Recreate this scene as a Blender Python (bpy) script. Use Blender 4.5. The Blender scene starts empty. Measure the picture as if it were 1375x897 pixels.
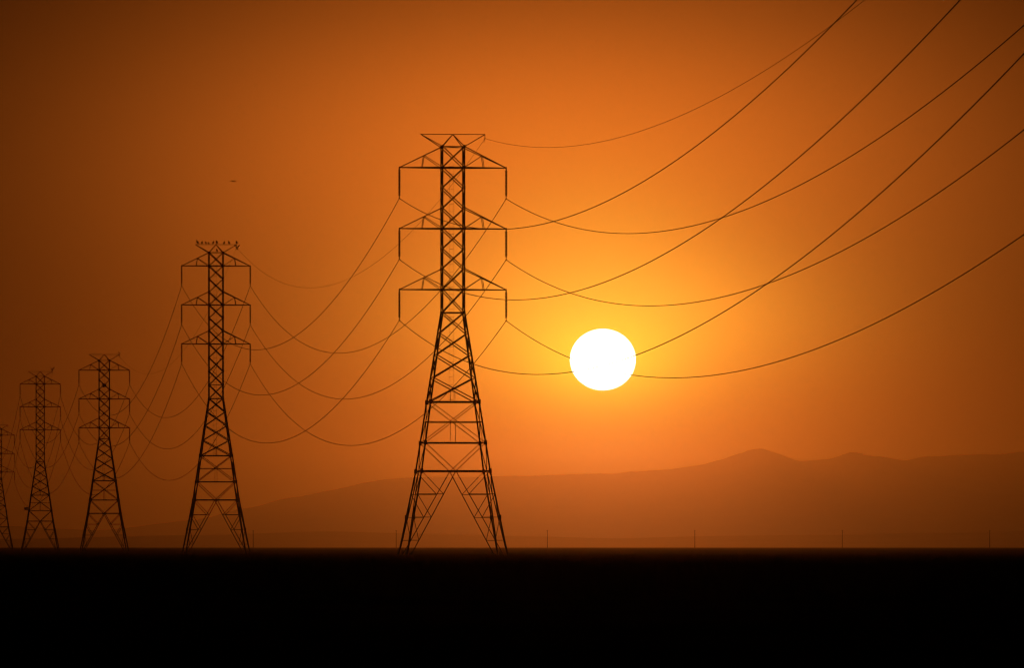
import bpy, bmesh, math, random
from mathutils import Vector, Matrix, noise

scene = bpy.context.scene
COL = scene.collection
R = math.radians
random.seed(7)

# ------------------------------------------------------------------ optics of the photograph
F = 9726.0            # focal length in photograph pixels (1375 wide)
CX, HY = 687.5, 740.5  # optical centre column, row of the true horizon
CAM_Z = 0.50
S = 865.0 / F         # metres per photograph pixel at the nearest tower


def X_at(px, d):
    return (px - CX) * d / F


def Z_at(py, d):
    return CAM_Z + (HY - py) * d / F


# ------------------------------------------------------------------ small helpers
def obj(name, bm, mat, parent=None, smooth=False):
    me = bpy.data.meshes.new(name)
    bm.normal_update()
    bm.to_mesh(me)
    bm.free()
    if smooth:
        for p in me.polygons:
            p.use_smooth = True
    o = bpy.data.objects.new(name, me)
    COL.objects.link(o)
    if mat is not None:
        me.materials.append(mat)
    if parent is not None:
        o.parent = parent
    return o


def tag(o, label=None, cat=None, group=None, kind=None):
    if label: o['label'] = label
    if cat: o['category'] = cat
    if group: o['group'] = group
    if kind: o['kind'] = kind
    return o


def empty(name, loc, rz=0.0):
    o = bpy.data.objects.new(name, None)
    COL.objects.link(o)
    o.location = loc
    o.rotation_euler = (0, 0, rz)
    o.empty_display_size = 1.0
    return o


def copy_tree(o, parent=None):
    c = o.copy()
    COL.objects.link(c)
    if parent is not None:
        c.parent = parent
        c.matrix_parent_inverse = o.matrix_parent_inverse.copy()
    for ch in o.children:
        copy_tree(ch, c)
    return c


def bar(bm, a, b, w, h=None):
    """A rolled-steel member from a to b, w wide and h deep."""
    a, b = Vector(a), Vector(b)
    h = h or w
    d = (b - a)
    if d.length < 1e-6:
        return
    d.normalize()
    up = Vector((0, 0, 1)) if abs(d.z) < 0.95 else Vector((0, 1, 0))
    s = d.cross(up).normalized()
    t = s.cross(d).normalized()
    vs = []
    for p in (a, b):
        for (i, j) in ((-1, -1), (1, -1), (1, 1), (-1, 1)):
            vs.append(bm.verts.new(p + s * (i * w / 2) + t * (j * h / 2)))
    bm.faces.new(vs[0:4][::-1])
    bm.faces.new(vs[4:8])
    for i in range(4):
        k = (i + 1) % 4
        bm.faces.new((vs[i], vs[k], vs[4 + k], vs[4 + i]))


def tube(bm, pts, r, n=6, cap=True):
    """A round rod through a list of points; r is a number or one radius per point."""
    rings = []
    m = len(pts)
    pts = [Vector(p) for p in pts]
    for i, p in enumerate(pts):
        d = (pts[min(i + 1, m - 1)] - pts[max(i - 1, 0)]).normalized()
        up = Vector((0, 0, 1)) if abs(d.z) < 0.9 else Vector((0, 1, 0))
        s = d.cross(up).normalized()
        t = s.cross(d).normalized()
        rr = r[i] if isinstance(r, (list, tuple)) else r
        rings.append([bm.verts.new(p + (s * math.cos(2 * math.pi * k / n) + t * math.sin(2 * math.pi * k / n)) * rr) for k in range(n)])
    for i in range(m - 1):
        for k in range(n):
            q = (k + 1) % n
            bm.faces.new((rings[i][k], rings[i][q], rings[i + 1][q], rings[i + 1][k]))
    if cap:
        bm.faces.new(rings[0][::-1])
        bm.faces.new(rings[-1])


def lathe(bm, prof, n=10, centre=(0, 0)):
    """prof: list of (radius, z)."""
    rings = []
    for (r, z) in prof:
        rings.append([bm.verts.new((centre[0] + r * math.cos(2 * math.pi * k / n), centre[1] + r * math.sin(2 * math.pi * k / n), z)) for k in range(n)])
    for i in range(len(prof) - 1):
        for k in range(n):
            q = (k + 1) % n
            bm.faces.new((rings[i][k], rings[i][q], rings[i + 1][q], rings[i + 1][k]))
    bm.faces.new(rings[0][::-1])
    bm.faces.new(rings[-1])


# ------------------------------------------------------------------ materials
def new_mat(name):
    m = bpy.data.materials.new(name)
    m.use_nodes = True
    nt = m.node_tree
    nt.nodes.clear()
    out = nt.nodes.new('ShaderNodeOutputMaterial')
    return m, nt, out


def surf(name, c1, c2, scale=1.0, rough=0.7, metal=0.0, bump=0.0, detail=6.0, spec=0.5):
    m, nt, out = new_mat(name)
    N, L = nt.nodes, nt.links
    b = N.new('ShaderNodeBsdfPrincipled')
    tc = N.new('ShaderNodeTexCoord')
    nz = N.new('ShaderNodeTexNoise')
    nz.inputs['Scale'].default_value = scale
    nz.inputs['Detail'].default_value = detail
    L.new(tc.outputs['Object'], nz.inputs['Vector'])
    cr = N.new('ShaderNodeValToRGB')
    cr.color_ramp.elements[0].position = 0.35
    cr.color_ramp.elements[1].position = 0.68
    cr.color_ramp.elements[0].color = (*c1, 1)
    cr.color_ramp.elements[1].color = (*c2, 1)
    L.new(nz.outputs['Fac'], cr.inputs['Fac'])
    L.new(cr.outputs['Color'], b.inputs['Base Color'])
    b.inputs['Roughness'].default_value = rough
    b.inputs['Metallic'].default_value = metal
    b.inputs['Specular IOR Level'].default_value = spec
    if bump:
        bp = N.new('ShaderNodeBump')
        bp.inputs['Strength'].default_value = bump
        bp.inputs['Distance'].default_value = 0.05
        L.new(nz.outputs['Fac'], bp.inputs['Height'])
        L.new(bp.outputs['Normal'], b.inputs['Normal'])
    L.new(b.outputs['BSDF'], out.inputs['Surface'])
    return m


STEEL = surf('galvanised_steel', (0.10, 0.10, 0.10), (0.20, 0.20, 0.20), 0.7, 0.65, 0.35)
CERAMIC = surf('brown_porcelain', (0.05, 0.025, 0.015), (0.09, 0.045, 0.025), 2.0, 0.35)
CABLE = surf('weathered_aluminium', (0.10, 0.10, 0.10), (0.16, 0.16, 0.16), 0.5, 0.7, 0.3)
FEATHER = surf('black_feathers', (0.012, 0.012, 0.014), (0.03, 0.028, 0.03), 8.0, 0.6)
TWIG = surf('dry_twigs', (0.05, 0.035, 0.02), (0.12, 0.085, 0.05), 3.0, 0.9)
WOOD = surf('weathered_pole_wood', (0.05, 0.04, 0.03), (0.11, 0.09, 0.07), 1.5, 0.9)
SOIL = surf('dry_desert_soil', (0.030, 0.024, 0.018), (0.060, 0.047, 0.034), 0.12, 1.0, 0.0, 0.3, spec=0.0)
GRASS = surf('dry_scrub_grass', (0.035, 0.030, 0.016), (0.075, 0.060, 0.032), 0.8, 1.0, spec=0.0)
ROCK = surf('bare_hill_rock', (0.07, 0.055, 0.04), (0.13, 0.10, 0.075), 0.004, 1.0, spec=0.0)

# ------------------------------------------------------------------ sun direction, sky, lamp, exposure
SUN_PX, SUN_PY = 809.5, 483.0
SUN_DIR = Vector(((SUN_PX - CX) / F, 1.0, (HY - SUN_PY) / F)).normalized()
SUN_EL = math.asin(SUN_DIR.z)
SUN_AZ = math.atan2(SUN_DIR.x, SUN_DIR.y)

EXPOSURE = -7.30
SKY_STRENGTH = 0.10
LAMP = 2.0
LAMP_COL = (1.0, 0.138, 0.0)
HAZE_DENSITY = 4.5e-5
HAZE_G = 0.967
# dust aureole round the sun: (radiance rgb, radius in degrees across, radius in degrees up, power, azimuth offset, elevation offset)
LOBES = [
    ((83.0, 39.5, 3.2), 3.15, 1.32, 5.95, 0.05, 0.32),
    ((82.0, 17.0, 1.55), 6.70, 2.86, 5.60, -0.38, 1.70),
    ((13.0, 1.0, 0.0), 5.20, 1.30, 5.00, -0.10, -0.10),
    ((13.0, 50.0, 1.5), 1.25, 0.75, 5.00, -0.03, -0.02),
    ((4.0, 11.0, 0.8), 1.90, 1.20, 4.00, -0.05, 0.95),
]


def build_world():
    w = bpy.data.worlds.new('World')
    scene.world = w
    w.use_nodes = True
    nt = w.node_tree
    nt.nodes.clear()
    N, L = nt.nodes, nt.links
    out = N.new('ShaderNodeOutputWorld')
    sky = N.new('ShaderNodeTexSky')
    sky.sky_type = 'NISHITA'
    sky.sun_disc = False
    sky.sun_elevation = SUN_EL
    sky.sun_rotation = SUN_AZ
    sky.air_density = 1.0
    sky.dust_density = 10.0
    sky.ozone_density = 1.0
    # airborne dust takes the blue out of the low sky
    tint = N.new('ShaderNodeMix'); tint.data_type = 'RGBA'; tint.blend_type = 'MULTIPLY'
    tint.inputs['Factor'].default_value = 1.0
    L.new(sky.outputs['Color'], tint.inputs['A'])
    tint.inputs['B'].default_value = (1.0, 0.36, 0.04, 1)
    bg = N.new('ShaderNodeBackground')
    bg.inputs['Strength'].default_value = SKY_STRENGTH
    L.new(tint.outputs['Result'], bg.inputs['Color'])
    total = bg.outputs['Background']

    tc = N.new('ShaderNodeTexCoord')

    def vdot(v):
        n = N.new('ShaderNodeVectorMath'); n.operation = 'DOT_PRODUCT'
        L.new(tc.outputs['Generated'], n.inputs[0]); n.inputs[1].default_value = v
        return n.outputs['Value']

    def mth(op, a, b=None):
        n = N.new('ShaderNodeMath'); n.operation = op
        for i, q in enumerate((a, b)):
            if q is None: continue
            if isinstance(q, (int, float)): n.inputs[i].default_value = q
            else: L.new(q, n.inputs[i])
        return n.outputs[0]

    # aureole artificially brightened towards the horizon, cancelling the haze box's dimming
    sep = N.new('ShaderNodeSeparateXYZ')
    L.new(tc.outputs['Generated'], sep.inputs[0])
    haze_cancel = mth('EXPONENT', mth('DIVIDE', 0.0269, mth('MAXIMUM', sep.outputs['Z'], 0.0131)))
    for (rgb, wa, we, pw, oa, oe) in LOBES:
        el, az = SUN_EL + R(oe), SUN_AZ + R(oa)
        c = Vector((math.cos(el) * math.sin(az), math.cos(el) * math.cos(az), math.sin(el)))
        right = Vector((math.cos(az), -math.sin(az), 0))
        up = right.cross(c).normalized()
        u = mth('DIVIDE', vdot(right), math.tan(R(wa)))
        v = mth('DIVIDE', vdot(up), math.tan(R(we)))
        r2 = mth('ADD', mth('MULTIPLY', u, u), mth('MULTIPLY', v, v))
        fall = mth('POWER', mth('ADD', r2, 1.0), -pw)
        fall = mth('MULTIPLY', fall, haze_cancel)
        fall = mth('MULTIPLY', fall, mth('GREATER_THAN', vdot(c), 0.0))
        e = N.new('ShaderNodeBackground')
        e.inputs['Color'].default_value = (*rgb, 1)
        L.new(fall, e.inputs['Strength'])
        a = N.new('ShaderNodeAddShader')
        L.new(total, a.inputs[0]); L.new(e.outputs[0], a.inputs[1])
        total = a.outputs[0]
    L.new(total, out.inputs['Surface'])
    w.cycles.sampling_method = 'MANUAL'
    w.cycles.sample_map_resolution = 2048


build_world()

ld = bpy.data.lights.new('low_sun', 'SUN')
ld.energy = LAMP
ld.color = LAMP_COL
ld.angle = R(0.53)
lo = bpy.data.objects.new('low_sun', ld)
COL.objects.link(lo)
lo.location = (0, -20, 60)
lo.rotation_euler = (-SUN_DIR).to_track_quat('-Z', 'Y').to_euler()

# the disc of the sun itself, far beyond the hills and the dust
SUN_D = 63000.0
bm = bmesh.new()
bmesh.ops.create_uvsphere(bm, u_segments=64, v_segments=48, radius=44.4 / F * SUN_D)
m, nt, out = new_mat('sun_glare')
em = nt.nodes.new('ShaderNodeEmission')
em.inputs['Color'].default_value = (1.0, 0.88, 0.70, 1)
lw = nt.nodes.new('ShaderNodeLayerWeight')            # limb darkening
mr = nt.nodes.new('ShaderNodeMapRange')
mr.inputs['From Min'].default_value = 0.55; mr.inputs['From Max'].default_value = 1.0
mr.inputs['To Min'].default_value = 1150.0; mr.inputs['To Max'].default_value = 130.0
nt.links.new(lw.outputs['Facing'], mr.inputs['Value'])
nt.links.new(mr.outputs['Result'], em.inputs['Strength'])
tr = nt.nodes.new('ShaderNodeBsdfTransparent')       # glowing gas: adds light, blocks none
ad = nt.nodes.new('ShaderNodeAddShader')
nt.links.new(em.outputs[0], ad.inputs[0])
nt.links.new(tr.outputs[0], ad.inputs[1])
nt.links.new(ad.outputs[0], out.inputs['Surface'])
sun = obj('sun', bm, m, smooth=True)
sun.location = Vector((0, 0, CAM_Z)) + Vector(((SUN_PX - CX) / F, 1, (HY - SUN_PY) / F)) * SUN_D
sun.scale = (1, 1, 0.935)
tag(sun, 'blinding white sun disc low in the orange sky, right of the largest tower', 'sun')

# ------------------------------------------------------------------ ground, far hills
def ground_z(x, y):
    # shallow hollow round the camera, then a long level plain just below eye height
    t = min(1.0, max(0.0, (y + 5.0) / 45.0))
    swell = -0.12 * (1.0 - t * t * (3 - 2 * t))
    # far out the plain tilts up by a metre or two, then levels off
    swell += 3.5 * min(1.0, max(0.0, (y - 1500.0) / 4600.0)) ** 1.1
    near = 0.030 * noise.noise(Vector((x * 0.22, y * 0.05, 0.0))) + 0.012 * noise.noise(Vector((x * 0.9, y * 0.7, 3.0)))
    fade = max(0.0, 1.0 - max(0.0, y - 500.0) / 1500.0)
    return swell + near * fade


def spaced(limit, first, ratio):
    out, x, st = [0.0], 0.0, first
    while x + st < limit:
        x += st
        out.append(x)
        st *= ratio
    out.append(limit)
    return out


xs = spaced(14900.0, 0.30, 1.045)
xs = [-v for v in xs[:0:-1]] + xs
ys = [-v for v in spaced(900.0, 2.0, 1.12)[:0:-1]] + [v for v in spaced(28000.0, 2.0, 1.003)if v < 520]
y, st = ys[-1], 5.0
while y + st < 44500:
    y += st
    ys.append(y)
    st *= 1.06
ys.append(44900.0)
bm = bmesh.new()
grid = [[bm.verts.new((x, y, ground_z(x, y))) for x in xs] for y in ys]
for j in range(len(ys) - 1):
    for i in range(len(xs) - 1):
        bm.faces.new((grid[j][i], grid[j][i + 1], grid[j + 1][i + 1], grid[j + 1][i]))
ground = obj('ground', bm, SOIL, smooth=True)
tag(ground, 'dark flat desert plain along the bottom of the photo', 'ground', kind='structure')


def range_of_hills(name, profile, d, depth, rough, seed, label, mat):
    """Hills whose skyline follows profile [(px, py)], crest at distance d, foot in front and behind."""
    bm = bmesh.new()
    px0, px1 = profile[0][0], profile[-1][0]
    n = 420
    rows = [(-1.0, 0.0), (-0.82, 0.10), (-0.66, 0.26), (-0.5, 0.42), (-0.36, 0.58), (-0.23, 0.75), (-0.12, 0.90), (0.0, 1.0), (0.2, 0.82), (0.5, 0.5), (0.8, 0.2), (1.0, 0.0)]
    g = []
    for (t, hfrac) in rows:
        row = []
        for i in range(n + 1):
            px = px0 + (px1 - px0) * i / n
            k = 0
            while k < len(profile) - 2 and px > profile[k + 1][0]:
                k += 1
            (xa, ya), (xb, yb) = profile[k], profile[k + 1]
            f = min(1.0, max(0.0, (px - xa) / (xb - xa)))
            f2 = f * f * (3 - 2 * f) * 0.55 + f * 0.45
            py = ya + (yb - ya) * f2
            x = X_at(px, d)
            h = Z_at(py, d) * (1.0)
            nz = noise.fractal(Vector((x * 0.0016, t * 2.1, seed)), 1.0, 2.1, 6)
            ridge = 1.0 + rough * nz * (1.0 if abs(t) < 0.01 else 5.0 * min(1.0, abs(t) * 2))
            wob = 0.12 * noise.noise(Vector((x * 0.001, t, seed + 5.0)))
            yy = d + (t + (wob if 0.01 < abs(t) < 0.99 else 0)) * depth
            row.append(bm.verts.new((x, yy, max(-2.0, h * hfrac * ridge) if hfrac > 0 else -2.0)))
        g.append(row)
    for j in range(len(rows) - 1):
        for i in range(n):
            bm.faces.new((g[j][i], g[j][i + 1], g[j + 1][i + 1], g[j + 1][i]))
    o = obj(name, bm, mat, smooth=True)
    tag(o, label, 'hills', kind='structure')
    return o


far_profile = [(-1400, 690), (-700, 670), (-300, 712), (0, 706), (130, 712), (260, 699), (330, 682), (392, 668), (440, 659.5), (462, 655), (491, 648), (520, 643.6), (560, 641), (640, 641), (700, 638), (770, 636.5), (823, 637),
               (847, 632.6), (896, 630), (936, 625), (965, 618), (990, 609), (1009, 603.6), (1021.5, 602.6), (1044, 609), (1073, 617.5), (1117, 612.5), (1134, 607.5), (1144, 605.6),
               (1171, 612.5), (1215, 619.5), (1245, 613.5), (1289, 611.5), (1338, 609.5), (1375, 606), (1600, 622), (1950, 640), (2500, 690)]
range_of_hills('distant_hills', far_profile, 37300.0, 4900.0, 0.03, 2.0, 'faint hazy mountain ridge under the sun', ROCK)
low_profile = [(-900, 734), (-400, 726), (0, 724), (260, 719), (430, 714), (560, 717), (700, 720), (820, 723), (960, 720), (1120, 719), (1240, 716), (1400, 713), (1700, 722), (2300, 737)]
range_of_hills('low_foothills', low_profile, 22600.0, 1700.0, 0.03, 9.0, 'low dark rise of land just above the horizon', ROCK)

# dry scrub on the swell of ground that makes the near horizon
bm = bmesh.new()
rg = random.Random(11)
for k in range(16000):
    near = rg.random() < 0.2
    y = 14.0 + 50.0 * rg.random() if near else 75.0 + 110.0 * rg.random()
    x = (rg.random() * 2 - 1) * (0.08 * y + 3.0)
    clump = noise.noise(Vector((x * 0.45, y * 0.12, 8.0)))
    if near and clump < -0.30 * rg.random() - 0.05:
        continue
    z = ground_z(x, y) - 0.01
    hgt = rg.uniform(0.015, 0.05) if near else max(0.12, rg.gauss(0.40, 0.07) * (1.0 + 0.22 * clump))
    for b in range(5):
        a = rg.random() * math.tau
        dx, dy = math.cos(a), math.sin(a)
        w = rg.uniform(0.003, 0.007)
        bx, by = x + dx * 0.03 * rg.random(), y + dy * 0.03 * rg.random()
        lean = rg.uniform(0.1, 0.8) * hgt
        v0 = bm.verts.new((bx - dy * w, by + dx * w, z))
        v1 = bm.verts.new((bx + dy * w, by - dx * w, z))
        v2 = bm.verts.new((bx + dx * lean, by + dy * lean, z + hgt * rg.uniform(0.6, 1.0)))
        bm.faces.new((v0, v1, v2))
tag(obj('scrub_grass', bm, GRASS), 'dark dry grass along the horizon edge of the plain', 'grass', kind='stuff')

# ------------------------------------------------------------------ lattice towers
ARM_HALF = 72 * S
HM = 1.31               # half width of the shaft
P = S                   # metres per photograph pixel at the nearest tower
INS = 41 * P            # insulator string length


def build_tower(ext, heft):
    """Tower with its shaft lengthened by ext metres; origin on the ground, arms along local x."""
    zb = 357.1 * P + ext          # bottom cross-arm
    root = empty('transmission_tower', (0, 0, 0))
    rel = lambda px: zb + px * P  # height px above the bottom arm
    low = lambda px: zb - ext - px * P
    # half width of the tower at a height (below the waist it spreads)
    zw = low(31)
    ctrl = [(zw, HM), (low(151), 32.5 * P), (low(244), 46 * P), (low(371.0), 70 * P)]

    def hw(z):
        if z >= zw: return HM
        for (za, wa), (zc, wc) in zip(ctrl, ctrl[1:]):
            if z >= zc:
                return wa + (wc - wa) * (za - z) / (za - zc)
        return ctrl[-1][1]

    def corner(sx, sy, z):
        h = hw(z)
        return Vector((sx * h, sy * h, z))

    faces = [((-1, -1), (1, -1)), ((1, -1), (1, 1)), ((1, 1), (-1, 1)), ((-1, 1), (-1, -1))]
    LEG, HOR, DIA = 0.225 * heft, 0.155 * heft, 0.145 * heft

    # corner posts below the waist: the four legs
    for sx, sy in ((-1, -1), (1, -1), (1, 1), (-1, 1)):
        bm = bmesh.new()
        lv = [zw, low(151), low(244), -1.2]
        for za, zc in zip(lv, lv[1:]):
            bar(bm, corner(sx, sy, za), corner(sx, sy, zc), LEG)
        # gusset plates where the bracing meets the leg
        for z in (low(151), low(206), low(244), low(306)):
            c = corner(sx, sy, z)
            bar(bm, c + Vector((0, 0, 0.28)), c - Vector((0, 0, 0.28)), 0.36, 0.36 * heft)
        obj('leg', bm, STEEL, root)

    # the shaft: four posts, X lacing on each face
    bm = bmesh.new()
    ztop = rel(192)
    for sx in (-1, 1):
        for sy in (-1, 1):
            bar(bm, (sx * HM, sy * HM, zw), (sx * HM, sy * HM, ztop), 0.155 * heft)
    nodes = [rel(v) for v in (192, 164, 136.5, 109, 82, 54.5, 28, 0)]
    npan = max(1, round((zb - zw) / (28 * P)))
    nodes += [zb - (zb - zw) * i / npan for i in range(1, npan + 1)]
    for za, zc in zip(nodes, nodes[1:]):
        for (a, b) in faces:
            bar(bm, corner(*a, za), corner(*b, zc), DIA)
            bar(bm, corner(*b, za), corner(*a, zc), DIA)
    hz = [rel(192), rel(164), rel(82), rel(0), zw]
    if ext > 1: hz.append(nodes[-2])
    for z in hz:
        for (a, b) in faces:
            bar(bm, corner(*a, z), corner(*b, z), HOR if z in (rel(164), rel(82), rel(0), zw) else 0.09)
        bar(bm, corner(-1, -1, z), corner(1, 1, z), 0.07 * heft)
    for z in nodes:
        for sx in (-1, 1):
            for sy in (-1, 1):
                bar(bm, (sx * HM, sy * HM, z - 0.2), (sx * HM, sy * HM, z + 0.2), 0.21 * heft)
    obj('shaft', bm, STEEL, root)

    # waist to the heavy belt: X panels, belts, and the hanging V
    bm = bmesh.new()
    lv = [zw, low(59), low(88), low(119), low(151)]
    for za, zc in zip(lv, lv[1:]):
        for (a, b) in faces:
            bar(bm, corner(*a, za), corner(*b, zc), DIA)
            bar(bm, corner(*b, za), corner(*a, zc), DIA)
    for z, w in ((low(151), HOR + 0.02), (low(178), 0.10), (low(206), HOR)):
        for (a, b) in faces:
            bar(bm, corner(*a, z), corner(*b, z), w)
    for (a, b) in faces:
        za, zc = low(151), low(206)
        bar(bm, corner(*a, za), corner(*b, zc), 0.10 * heft)
        bar(bm, corner(*b, za), corner(*a, zc), 0.10 * heft)
        mid = (corner(*a, low(244)) + corner(*b, low(244))) / 2
        bar(bm, corner(*a, zc), mid, 0.10 * heft)
        bar(bm, corner(*b, zc), mid, 0.10 * heft)
        # short hangers at the middle of the belts
        m1 = (corner(*a, low(133)) + corner(*b, low(133))) / 2
        m2 = (corner(*a, za) + corner(*b, za)) / 2
        bar(bm, m1, m2, 0.075 * heft)
        m1 = (corner(*a, low(178)) + corner(*b, low(178))) / 2
        m2 = (corner(*a, zc) + corner(*b, zc)) / 2
        bar(bm, m1, m2, 0.075 * heft)
    bar(bm, corner(-1, -1, low(206)), corner(1, 1, low(206)), 0.08 * heft)
    bar(bm, corner(1, -1, low(206)), corner(-1, 1, low(206)), 0.08 * heft)
    obj('body_bracing', bm, STEEL, root)

    # below the belt: the open A on each face with its small lacing
    bm = bmesh.new()
    zA = low(244)
    for (a, b) in faces:
        bar(bm, corner(*a, zA), corner(*b, zA), HOR + 0.05)
        mid = (corner(*a, zA) + corner(*b, zA)) / 2
        for c in (a, b):
            foot = corner(*c, low(371))
            bar(bm, mid, foot, 0.105 * heft)
            on = lambda px: mid + (foot - mid) * ((px - 244) / (371 - 244))
            for px in (275, 306, 337):
                bar(bm, corner(*c, low(px)), on(px), 0.10 * heft if px == 275 else 0.085 * heft)
            for p0, p1 in ((244, 275), (275, 306), (306, 337)):
                bar(bm, corner(*c, low(p0)), on(p1), 0.085 * heft)
    bar(bm, (corner(-1, -1, zA) + corner(1, -1, zA)) / 2, (corner(1, 1, zA) + corner(-1, 1, zA)) / 2, 0.08 * heft)
    bar(bm, (corner(-1, -1, zA) + corner(-1, 1, zA)) / 2, (corner(1, 1, zA) + corner(1, -1, zA)) / 2, 0.08 * heft)
    obj('leg_bracing', bm, STEEL, root)

    # cross-arms and their insulator strings
    for lvl in (164, 82, 0):
        z = rel(lvl)
        for sx in (-1, 1):
            bm = bmesh.new()
            tip = Vector((sx * ARM_HALF, 0, z))
            for sy in (-1, 1):
                lo_, up_ = Vector((sx * HM, sy * HM, z)), Vector((sx * HM, sy * HM, z + 28 * P))
                t = (3.47 - HM) / (ARM_HALF - HM)
                n_up = up_ + (tip - up_) * t
                n_lo = lo_ + (tip - lo_) * (t + 0.045)
                bar(bm, lo_, tip, 0.15 * heft)
                bar(bm, up_, tip, 0.125 * heft)
                bar(bm, n_up, n_lo, 0.085 * heft)
                bar(bm, n_up, lo_, 0.085 * heft)
            bar(bm, Vector((n_lo.x, n_lo.y, z)), Vector((n_lo.x, -n_lo.y, z)), 0.08 * heft)
            bar(bm, Vector((n_up.x, n_up.y, n_up.z)), Vector((n_up.x, -n_up.y, n_up.z)), 0.08 * heft)
            bar(bm, Vector((sx * HM, -HM, z)), n_lo, 0.08 * heft)
            bar(bm, tip + Vector((0, 0, 0.12)), tip - Vector((0, 0, 0.22)), 0.16 * heft)
            arm = obj('crossarm', bm, STEEL, root)
            bm = bmesh.new()
            x0 = sx * ARM_HALF
            prof = [(0.035, z - 0.15)]
            nd = 19
            z0, z1 = z - 0.28, z - INS + 0.25
            for i in range(nd):
                zz = z0 + (z1 - z0) * i / nd
                pitch = (z0 - z1) / nd
                prof += [(0.075, zz), (0.175, zz - pitch * 0.45), (0.165, zz - pitch * 0.66), (0.07, zz - pitch * 0.7)]
            prof += [(0.04, z1), (0.04, z - INS)]
            lathe(bm, prof, 10, (x0, 0))
            ins = obj('insulator_string', bm, CERAMIC, arm, smooth=False)
            bm = bmesh.new()
            bar(bm, (x0, -0.32, z - INS - 0.04), (x0, 0.32, z - INS - 0.04), 0.13, 0.15 * heft)
            bm2 = obj('cable_clamp', bm, STEEL, arm)

    # peak: the flat V that carries the earth wire
    bm = bmesh.new()
    zp = rel(209)
    hp = 43.3 * P
    bar(bm, (-hp, 0, zp), (hp, 0, zp), 0.095 * heft)
    for sx in (-1, 1):
        for sy in (-1, 1):
            c = (sx * HM, sy * HM, rel(192))
            bar(bm, (sx * hp, 0, zp), c, 0.10 * heft)
            bar(bm, (0, 0, zp), c, 0.10 * heft)
    pk = obj('peak_frame', bm, STEEL, root)
    bm = bmesh.new()
    bar(bm, (hp, 0, zp + 0.05), (hp, 0, zp - 0.5), 0.09 * heft)
    bar(bm, (hp, -0.3, zp - 0.48), (hp, 0.3, zp - 0.48), 0.10 * heft)
    bar(bm, (hp, 0.1, zp - 0.45), (hp - 0.14, -0.1, zp - 1.0), 0.05 * heft)
    obj('earth_wire_clamp', bm, STEEL, pk)

    # climbing ladder up the middle of the far face
    bm = bmesh.new()
    za, zc = low(151), rel(170)
    segs = [za, low(119), low(88), low(59), zw, zc]
    for s in (-1, 1):
        for a, b in zip(segs, segs[1:]):
            bar(bm, (s * 0.26 - 0.1, hw(a) * 0.4, a), (s * 0.26 - 0.1, hw(b) * 0.4, b), 0.03 * heft)
    z = za + 0.3
    while z < zc:
        bar(bm, (-0.36, hw(z) * 0.4, z), (0.16, hw(z) * 0.4, z), 0.045 * heft)
        z += 0.9
    obj('ladder', bm, STEEL, root)
    return root


LINE_YAW = math.atan2(0.09880, 0.99511)
EXT = 83.8 * P
# (column in the photograph, distance, long shaft)
TOWERS = [
    (608.0, 865.0, False, 'largest and nearest steel lattice pylon, standing left of the sun'),
    (290.0, 1352.0, True, 'second largest steel lattice pylon, with a row of birds along its top'),
    (140.0, 1833.0, False, 'hazy steel lattice pylon with a dark clump high in its shaft'),
    (54.0, 2307.0, True, 'faint steel lattice pylon with a dark clump on its left leg'),
    (-2.5, 2860.0, False, 'faintest steel lattice pylon, cut off by the left edge of the photo'),
]
tower_pos = []
HEFT = (0.84, 1.12, 1.32, 1.38, 1.45)      # heavier sections further down the line
for k, (px, d, tall, label) in enumerate(TOWERS):
    t = build_tower(EXT if tall else 0.0, HEFT[k])
    t.location = (X_at(px, d), d, 0.0)
    t.rotation_euler = (0, 0, LINE_YAW)
    tag(t, label, 'pylon', 'lattice pylons of the power line')
    tower_pos.append((t.location.copy(), tall))

PERP = Vector((math.cos(LINE_YAW), math.sin(LINE_YAW), 0))
ALONG = Vector((-math.sin(LINE_YAW), math.cos(LINE_YAW), 0))


def arm_z(tall, lvl):
    return 357.1 * P + (EXT if tall else 0) + lvl * P


def attach(i, s, lvl):
    loc, tall = tower_pos[i]
    if lvl == 'earth':
        return loc + PERP * (43.3 * P) + Vector((0, 0, arm_z(tall, 209) - 0.48))
    return loc + PERP * (s * ARM_HALF) + Vector((0, 0, arm_z(tall, lvl) - INS - 0.04))


def wire(a, b, sag, r, label, group, name='conductor_cable'):
    bm = bmesh.new()
    n = 72
    pts = []
    for i in range(n + 1):
        t = i / n
        p = a.lerp(b, t)
        p.z -= 4 * sag * t * (1 - t)
        pts.append(p)
    tube(bm, pts, r, 6)
    o = obj(name, bm, CABLE, smooth=True)
    tag(o, label, 'power cable', group)
    return o


CAB_R, EARTH_R = 0.039, 0.022
# the span that leaves the picture on the right: far ends measured at the next pylon, outside the frame
near_ends = {
    (1, 164): ((42.61, 402.93, 43.44), 12.65), (1, 82): ((42.23, 402.93, 36.04), 12.53), (1, 0): ((42.34, 402.93, 28.93), 12.27),
    (-1, 164): ((29.73, 401.67, 43.07), 12.06), (-1, 82): ((29.68, 401.67, 36.05), 11.91), (-1, 0): ((30.73, 401.67, 30.14), 12.43),
}
LV = {164: 'top', 82: 'middle', 0: 'lowest'}
SD = {1: 'right', -1: 'left'}
for (s, lvl), (p, sag) in near_ends.items():
    wire(Vector(p) + Vector((0, 0, CAM_Z)), attach(0, s, lvl), sag, CAB_R,
         '%s %s cable of the nearest pylon, rising out of the photo to the right' % (LV[lvl], SD[s]), 'cables in front of the nearest pylon')
wire(Vector((39.88, 402.68, 50.44 + CAM_Z)), attach(0, 1, 'earth'), 10.0, EARTH_R,
     'thin earth wire from the right tip of the nearest pylon peak', 'cables in front of the nearest pylon', 'earth_wire')
ORD = ['nearest', 'second', 'third', 'fourth', 'fifth']
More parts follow.
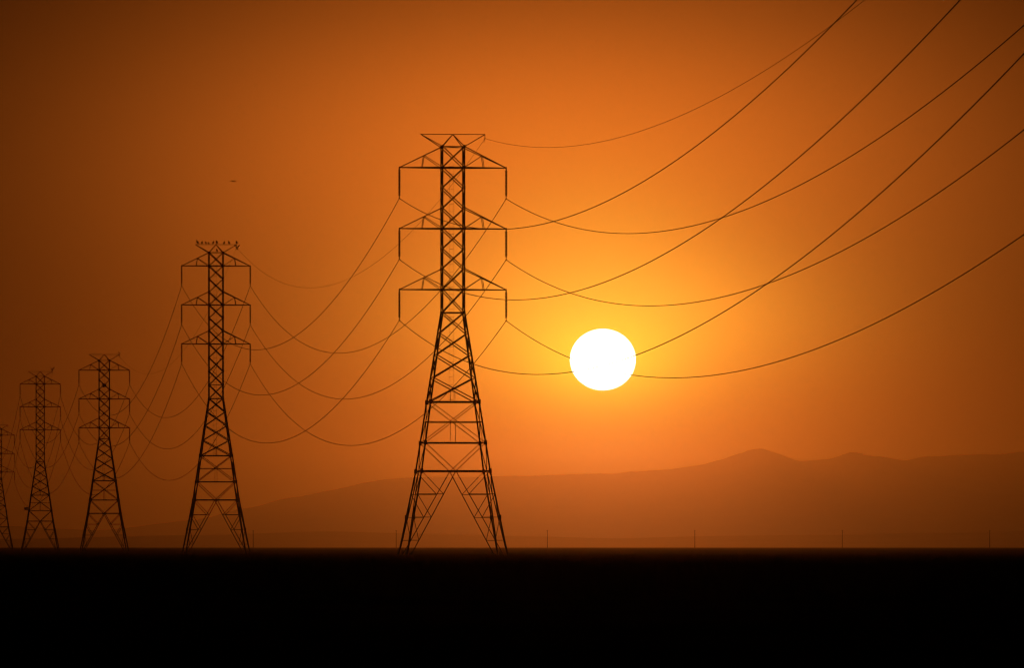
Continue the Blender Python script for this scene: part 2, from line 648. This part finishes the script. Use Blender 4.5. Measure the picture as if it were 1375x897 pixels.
SAGS = {1: (15.4, 15.25, 15.1), -1: (14.9, 14.65, 14.75)}
for i in range(4):
    grp = 'cables between the %s and %s pylon' % (ORD[i], ORD[i + 1])
    for s in (1, -1):
        for k, lvl in enumerate((164, 82, 0)):
            wire(attach(i, s, lvl), attach(i + 1, s, lvl), SAGS[s][k], (0.044, 0.050, 0.056, 0.056)[i],
                 '%s %s cable sagging between the %s pylon and the %s' % (LV[lvl], SD[s], ORD[i], ORD[i + 1]), grp)
    if i < 2:
        wire(attach(i, 1, 'earth'), attach(i + 1, 1, 'earth'), 12.2, EARTH_R,
             'thin earth wire slung between the peaks of the %s and %s pylon' % (ORD[i], ORD[i + 1]), grp, 'earth_wire')

# ------------------------------------------------------------------ birds
def loft(bm, rings, n=8):
    """rings: (centre, half width, half height); closed body along them."""
    rr = []
    for (c, w, h) in rings:
        c = Vector(c)
        rr.append([bm.verts.new(c + Vector((w * math.cos(2 * math.pi * k / n), 0, h * math.sin(2 * math.pi * k / n)))) for k in range(n)])
    for i in range(len(rr) - 1):
        for k in range(n):
            q = (k + 1) % n
            bm.faces.new((rr[i][k], rr[i][q], rr[i + 1][q], rr[i + 1][k]))
    bm.faces.new(rr[0][::-1]); bm.faces.new(rr[-1])


def wing(bm, root_a, root_b, joint_a, joint_b, tip, th=0.012):
    """A feathered wing: two panels with a little thickness."""
    for off in (th, -th):
        o = Vector((0, 0, off))
        v = [bm.verts.new(Vector(p) + o) for p in (root_a, joint_a, tip, joint_b, root_b)]
        f1 = bm.faces.new((v[0], v[1], v[3], v[4]) if off > 0 else (v[4], v[3], v[1], v[0]))
        f2 = bm.faces.new((v[1], v[2], v[3]) if off > 0 else (v[3], v[2], v[1]))
        if off > 0: top = v
    bot = v
    for i in range(5):
        k = (i + 1) % 5
        bm.faces.new((bot[i], bot[k], top[k], top[i]))


def raven_mesh(pose):
    """Facing local +y, feet at the origin. pose: perched, landing, gliding."""
    bm = bmesh.new()
    if pose == 'gliding':
        body = [((0, -0.30, 0.0), .075, .012), ((0, -0.16, 0.0), .05, .03), ((0, 0, 0.0), .07, .065), ((0, 0.14, 0.01), .065, .06), ((0, 0.22, 0.025), .042, .042), ((0, 0.28, 0.03), .04, .04), ((0, 0.33, 0.025), .018, .018), ((0, 0.39, 0.015), .004, .005)]
        loft(bm, body)
        for s in (-1, 1):
            wing(bm, (s * .04, .14, .03), (s * .04, -.10, .03), (s * .26, .17, .15), (s * .28, -.06, .15), (s * .62, .0, -.08), .024)
    else:
        lean = [((0, -0.30, 0.06), .06, .014), ((0, -0.20, 0.13), .07, .03), ((0, -0.10, 0.20), .115, .08), ((0, 0.0, 0.26), .145, .115), ((0, 0.08, 0.34), .125, .10), ((0, 0.12, 0.42), .07, .06),
                ((0, 0.15, 0.47), .07, .065), ((0, 0.20, 0.475), .045, .04), ((0, 0.24, 0.48), .018, .018), ((0, 0.30, 0.465), .004, .005)]
        loft(bm, lean)
        for s in (-1, 1):
            tube(bm, [(s * .04, .0, .22), (s * .045, -.01, .10), (s * .045, .0, .0)], [.028, .013, .011], 5)
            for t in (-.03, 0, .03):
                tube(bm, [(s * .045, 0, .008), (s * .045 + t, .07, .0)], [.010, .005], 4)
            if pose == 'perched':
                wing(bm, (s * .12, .10, .36), (s * .13, .0, .20), (s * .15, -.02, .32), (s * .145, -.08, .17), (s * .06, -.30, .10), .01)
            else:
                wing(bm, (s * .05, .08, .40), (s * .05, -.08, .30), (s * .26, .10, .66), (s * .34, -.08, .52), (s * .56, -.02, .92), .014)
    me = bpy.data.meshes.new('bird')
    bm.normal_update(); bm.to_mesh(me); bm.free()
    me.materials.append(FEATHER)
    return me


RAVEN = {p: raven_mesh(p) for p in ('perched', 'landing', 'gliding')}


def bird(pose, loc, heading, scale, label, group=None):
    o = bpy.data.objects.new('bird', RAVEN[pose])
    COL.objects.link(o)
    o.location = loc
    o.rotation_euler = (0, 0, heading)
    o.scale = (scale * 1.22,) * 3
    tag(o, label, 'bird', group)
    return o


GB = 'birds perched on the second pylon'
loc2, tall2 = tower_pos[1]
zpk = arm_z(True, 209) + 0.047
B2 = [
    (265.2, 'perched', 1.25, 'bird perched on the far left tip of the second pylon peak'),
    (271.4, 'perched', 0.95, 'second bird from the left on top of the second pylon'),
    (276.4, 'perched', 0.90, 'third bird from the left on top of the second pylon'),
    (280.2, 'perched', 0.72, 'small bird fourth from the left on top of the second pylon'),
    (286.4, 'perched', 1.00, 'bird just left of the middle of the second pylon peak'),
    (291.0, 'perched', 1.15, 'bird over the middle point of the second pylon peak'),
    (301.0, 'perched', 0.95, 'bird right of the middle of the second pylon peak, beside a wide gap'),
    (307.4, 'perched', 1.05, 'bird next to the right tip of the second pylon peak'),
]
hd = [2.6, 3.4, 0.4, 2.9, -0.3, 0.2, 3.6, 2.8]      # most face towards or away from the camera
for (px, pose, sc, lab), h in zip(B2, hd):
    off = (px - 290.0) * 1352.0 / F / PERP.x
    bird(pose, loc2 + PERP * off + Vector((0, 0, zpk)), h, sc, lab, GB)
bird('perched', loc2 + PERP * (43.3 * P) + Vector((0, 0, zpk)), 0.3, 1.1, 'bird perched on the far right tip of the second pylon peak', GB)
bird('landing', loc2 + PERP * (43.3 * P + 0.05) + ALONG * -0.30 + Vector((0, 0, arm_z(True, 209) - 0.98)), 0.4, 0.95, 'bird with raised wings at the clamp under the right tip of the second pylon peak', GB)
bird('perched', loc2 + PERP * 0.1 - ALONG * HM + Vector((0, 0, arm_z(True, 192) + 0.05)), 0.4, 1.0, 'bird sitting inside the second pylon peak below the row of birds', GB)
loc4, _ = tower_pos[3]
bird('landing', loc4 + PERP * (43.3 * P - 0.05) + Vector((0, 0, arm_z(True, 209) + 0.06)), 0.5, 1.35, 'bird with raised wings on the right tip of the fourth pylon peak')
loc3, _ = tower_pos[2]
bird('perched', loc3 + PERP * (43.3 * P - 0.1) + Vector((0, 0, arm_z(False, 209) + 0.06)), 1.4, 1.1, 'bird perched on the right tip of the third pylon peak')
bird('perched', loc3 + PERP * 0.75 - ALONG * HM + Vector((0, 0, arm_z(False, 192) + 0.05)), 1.4, 1.2, 'bird sitting on the shaft top of the third pylon')
d = 1500.0
bird('gliding', (X_at(313.2, d), d, Z_at(243.4, d)), R(35), 1.1, 'lone dark bird gliding in the open sky above the second pylon')


def nest(loc, r, label, seed):
    rg = random.Random(seed)
    bm = bmesh.new()
    for k in range(260):
        a, e = rg.random() * math.tau, rg.uniform(-0.5, 0.45)
        rr = r * rg.uniform(0.35, 0.95)
        c = Vector((math.cos(a) * rr, math.sin(a) * rr, e * r * 1.5))
        b = a + math.pi / 2 + rg.uniform(-0.7, 0.7)
        l = rg.uniform(0.25, 0.6) * r
        dv = Vector((math.cos(b) * l, math.sin(b) * l, rg.uniform(-0.3, 0.3) * l))
        w = rg.uniform(0.014, 0.03)
        bar(bm, c - dv, c + dv, w)
    o = obj('stick_nest', bm, TWIG)
    o.location = loc
    tag(o, label, 'nest')
    return o


nest(loc3 + Vector((0, 0, Z_at(517.5, 1833.0))), 0.62, 'dark clump like a stick nest high in the shaft of the third pylon', 3)
zn = Z_at(683.5, 2307.0)
nest(Vector((X_at(35.8, 2307.0), 2307.0 - 2.2, zn)), 0.72, 'dark clump like a stick nest on the left leg of the fourth pylon', 4)

# ------------------------------------------------------------------ far wooden poles along the horizon
PD = 4700.0
bm = bmesh.new()
hp = 14.2
tube(bm, [(0, 0, -1.0), (0, 0, 4.5), (0, 0, hp)], [0.26, 0.22, 0.16], 8)
pole = empty('utility_pole', (0, 0, 0))
obj('post', bm, WOOD, pole)
bm = bmesh.new()
bar(bm, (-0.55, 0.0, hp - 0.65), (0.55, 0.0, hp - 0.65), 0.10, 0.12)
for s in (-0.5, 0.5):
    lathe(bm, [(0.02, hp - 0.6), (0.05, hp - 0.5), (0.07, hp - 0.42), (0.03, hp - 0.36)], 6, (s, 0))
obj('crossbar', bm, WOOD, pole)
POLES = [
    (340.0, 'faint thin pole on the horizon just right of the second pylon foot'),
    (532.0, 'faint thin pole on the horizon just left of the nearest pylon foot'),
    (735.0, 'thin pole on the horizon between the nearest pylon and the sun'),
    (933.0, 'thin pole on the horizon below the left foot of the mountain peak'),
    (1131.0, 'thin pole on the horizon below the second smaller mountain peak'),
    (1329.0, 'faint thin pole on the horizon closest to the right edge of the photo'),
]
for k, (px, lab) in enumerate(POLES):
    o = pole if k == 0 else copy_tree(pole)
    o.location = (X_at(px, PD), PD, 0.0)
    tag(o, lab, 'pole', 'evenly spaced poles along the horizon')

# ------------------------------------------------------------------ dust haze
bm = bmesh.new()
bmesh.ops.create_cube(bm, size=1.0)
haze = obj('haze', bm, None)
HX, HY0, HY1, HZ0, HZ1 = 15000.0, -1000.0, 45000.0, -4.0, 599.0
haze.scale = (2 * HX, HY1 - HY0, HZ1 - HZ0)
haze.location = (0, (HY0 + HY1) / 2, (HZ0 + HZ1) / 2)
m, nt, out = new_mat('dust_haze')
pv = nt.nodes.new('ShaderNodeVolumePrincipled')
pv.inputs['Color'].default_value = (0.92, 0.82, 0.45, 1)
pv.inputs['Density'].default_value = HAZE_DENSITY
pv.inputs['Anisotropy'].default_value = HAZE_G
pv.inputs['Density Attribute'].default_value = ''
pv.inputs['Temperature Attribute'].default_value = ''
nt.links.new(pv.outputs['Volume'], out.inputs['Volume'])
m.cycles.homogeneous_volume = True
haze.data.materials.append(m)
tag(haze, 'orange dust haze filling the air over the plain', 'haze', kind='stuff')

# ------------------------------------------------------------------ camera and colour
cd = bpy.data.cameras.new('camera')
cd.sensor_fit = 'HORIZONTAL'
cd.sensor_width = 36.0
cd.lens = 36.0 * F / 1375.0
cd.shift_y = (HY - 448.5) / 1375.0
cd.clip_start = 0.5
cd.clip_end = 120000.0
cd.dof.use_dof = True
cd.dof.focus_distance = 1100.0
cd.dof.aperture_fstop = 4.0
cam = bpy.data.objects.new('camera', cd)
COL.objects.link(cam)
cam.location = (0, 0, CAM_Z)
cam.rotation_euler = (R(90), 0, 0)
scene.camera = cam

vs = scene.view_settings
vs.view_transform = 'Standard'
vs.look = 'None'
vs.gamma = 1.0
vs.use_curve_mapping = False
vs.exposure = EXPOSURE
scene.render.engine = 'CYCLES'
scene.cycles.use_denoising = True
scene.cycles.max_bounces = 6
scene.cycles.volume_bounces = 1
scene.cycles.filter_width = 1.25
scene.cycles.sample_clamp_indirect = 40.0
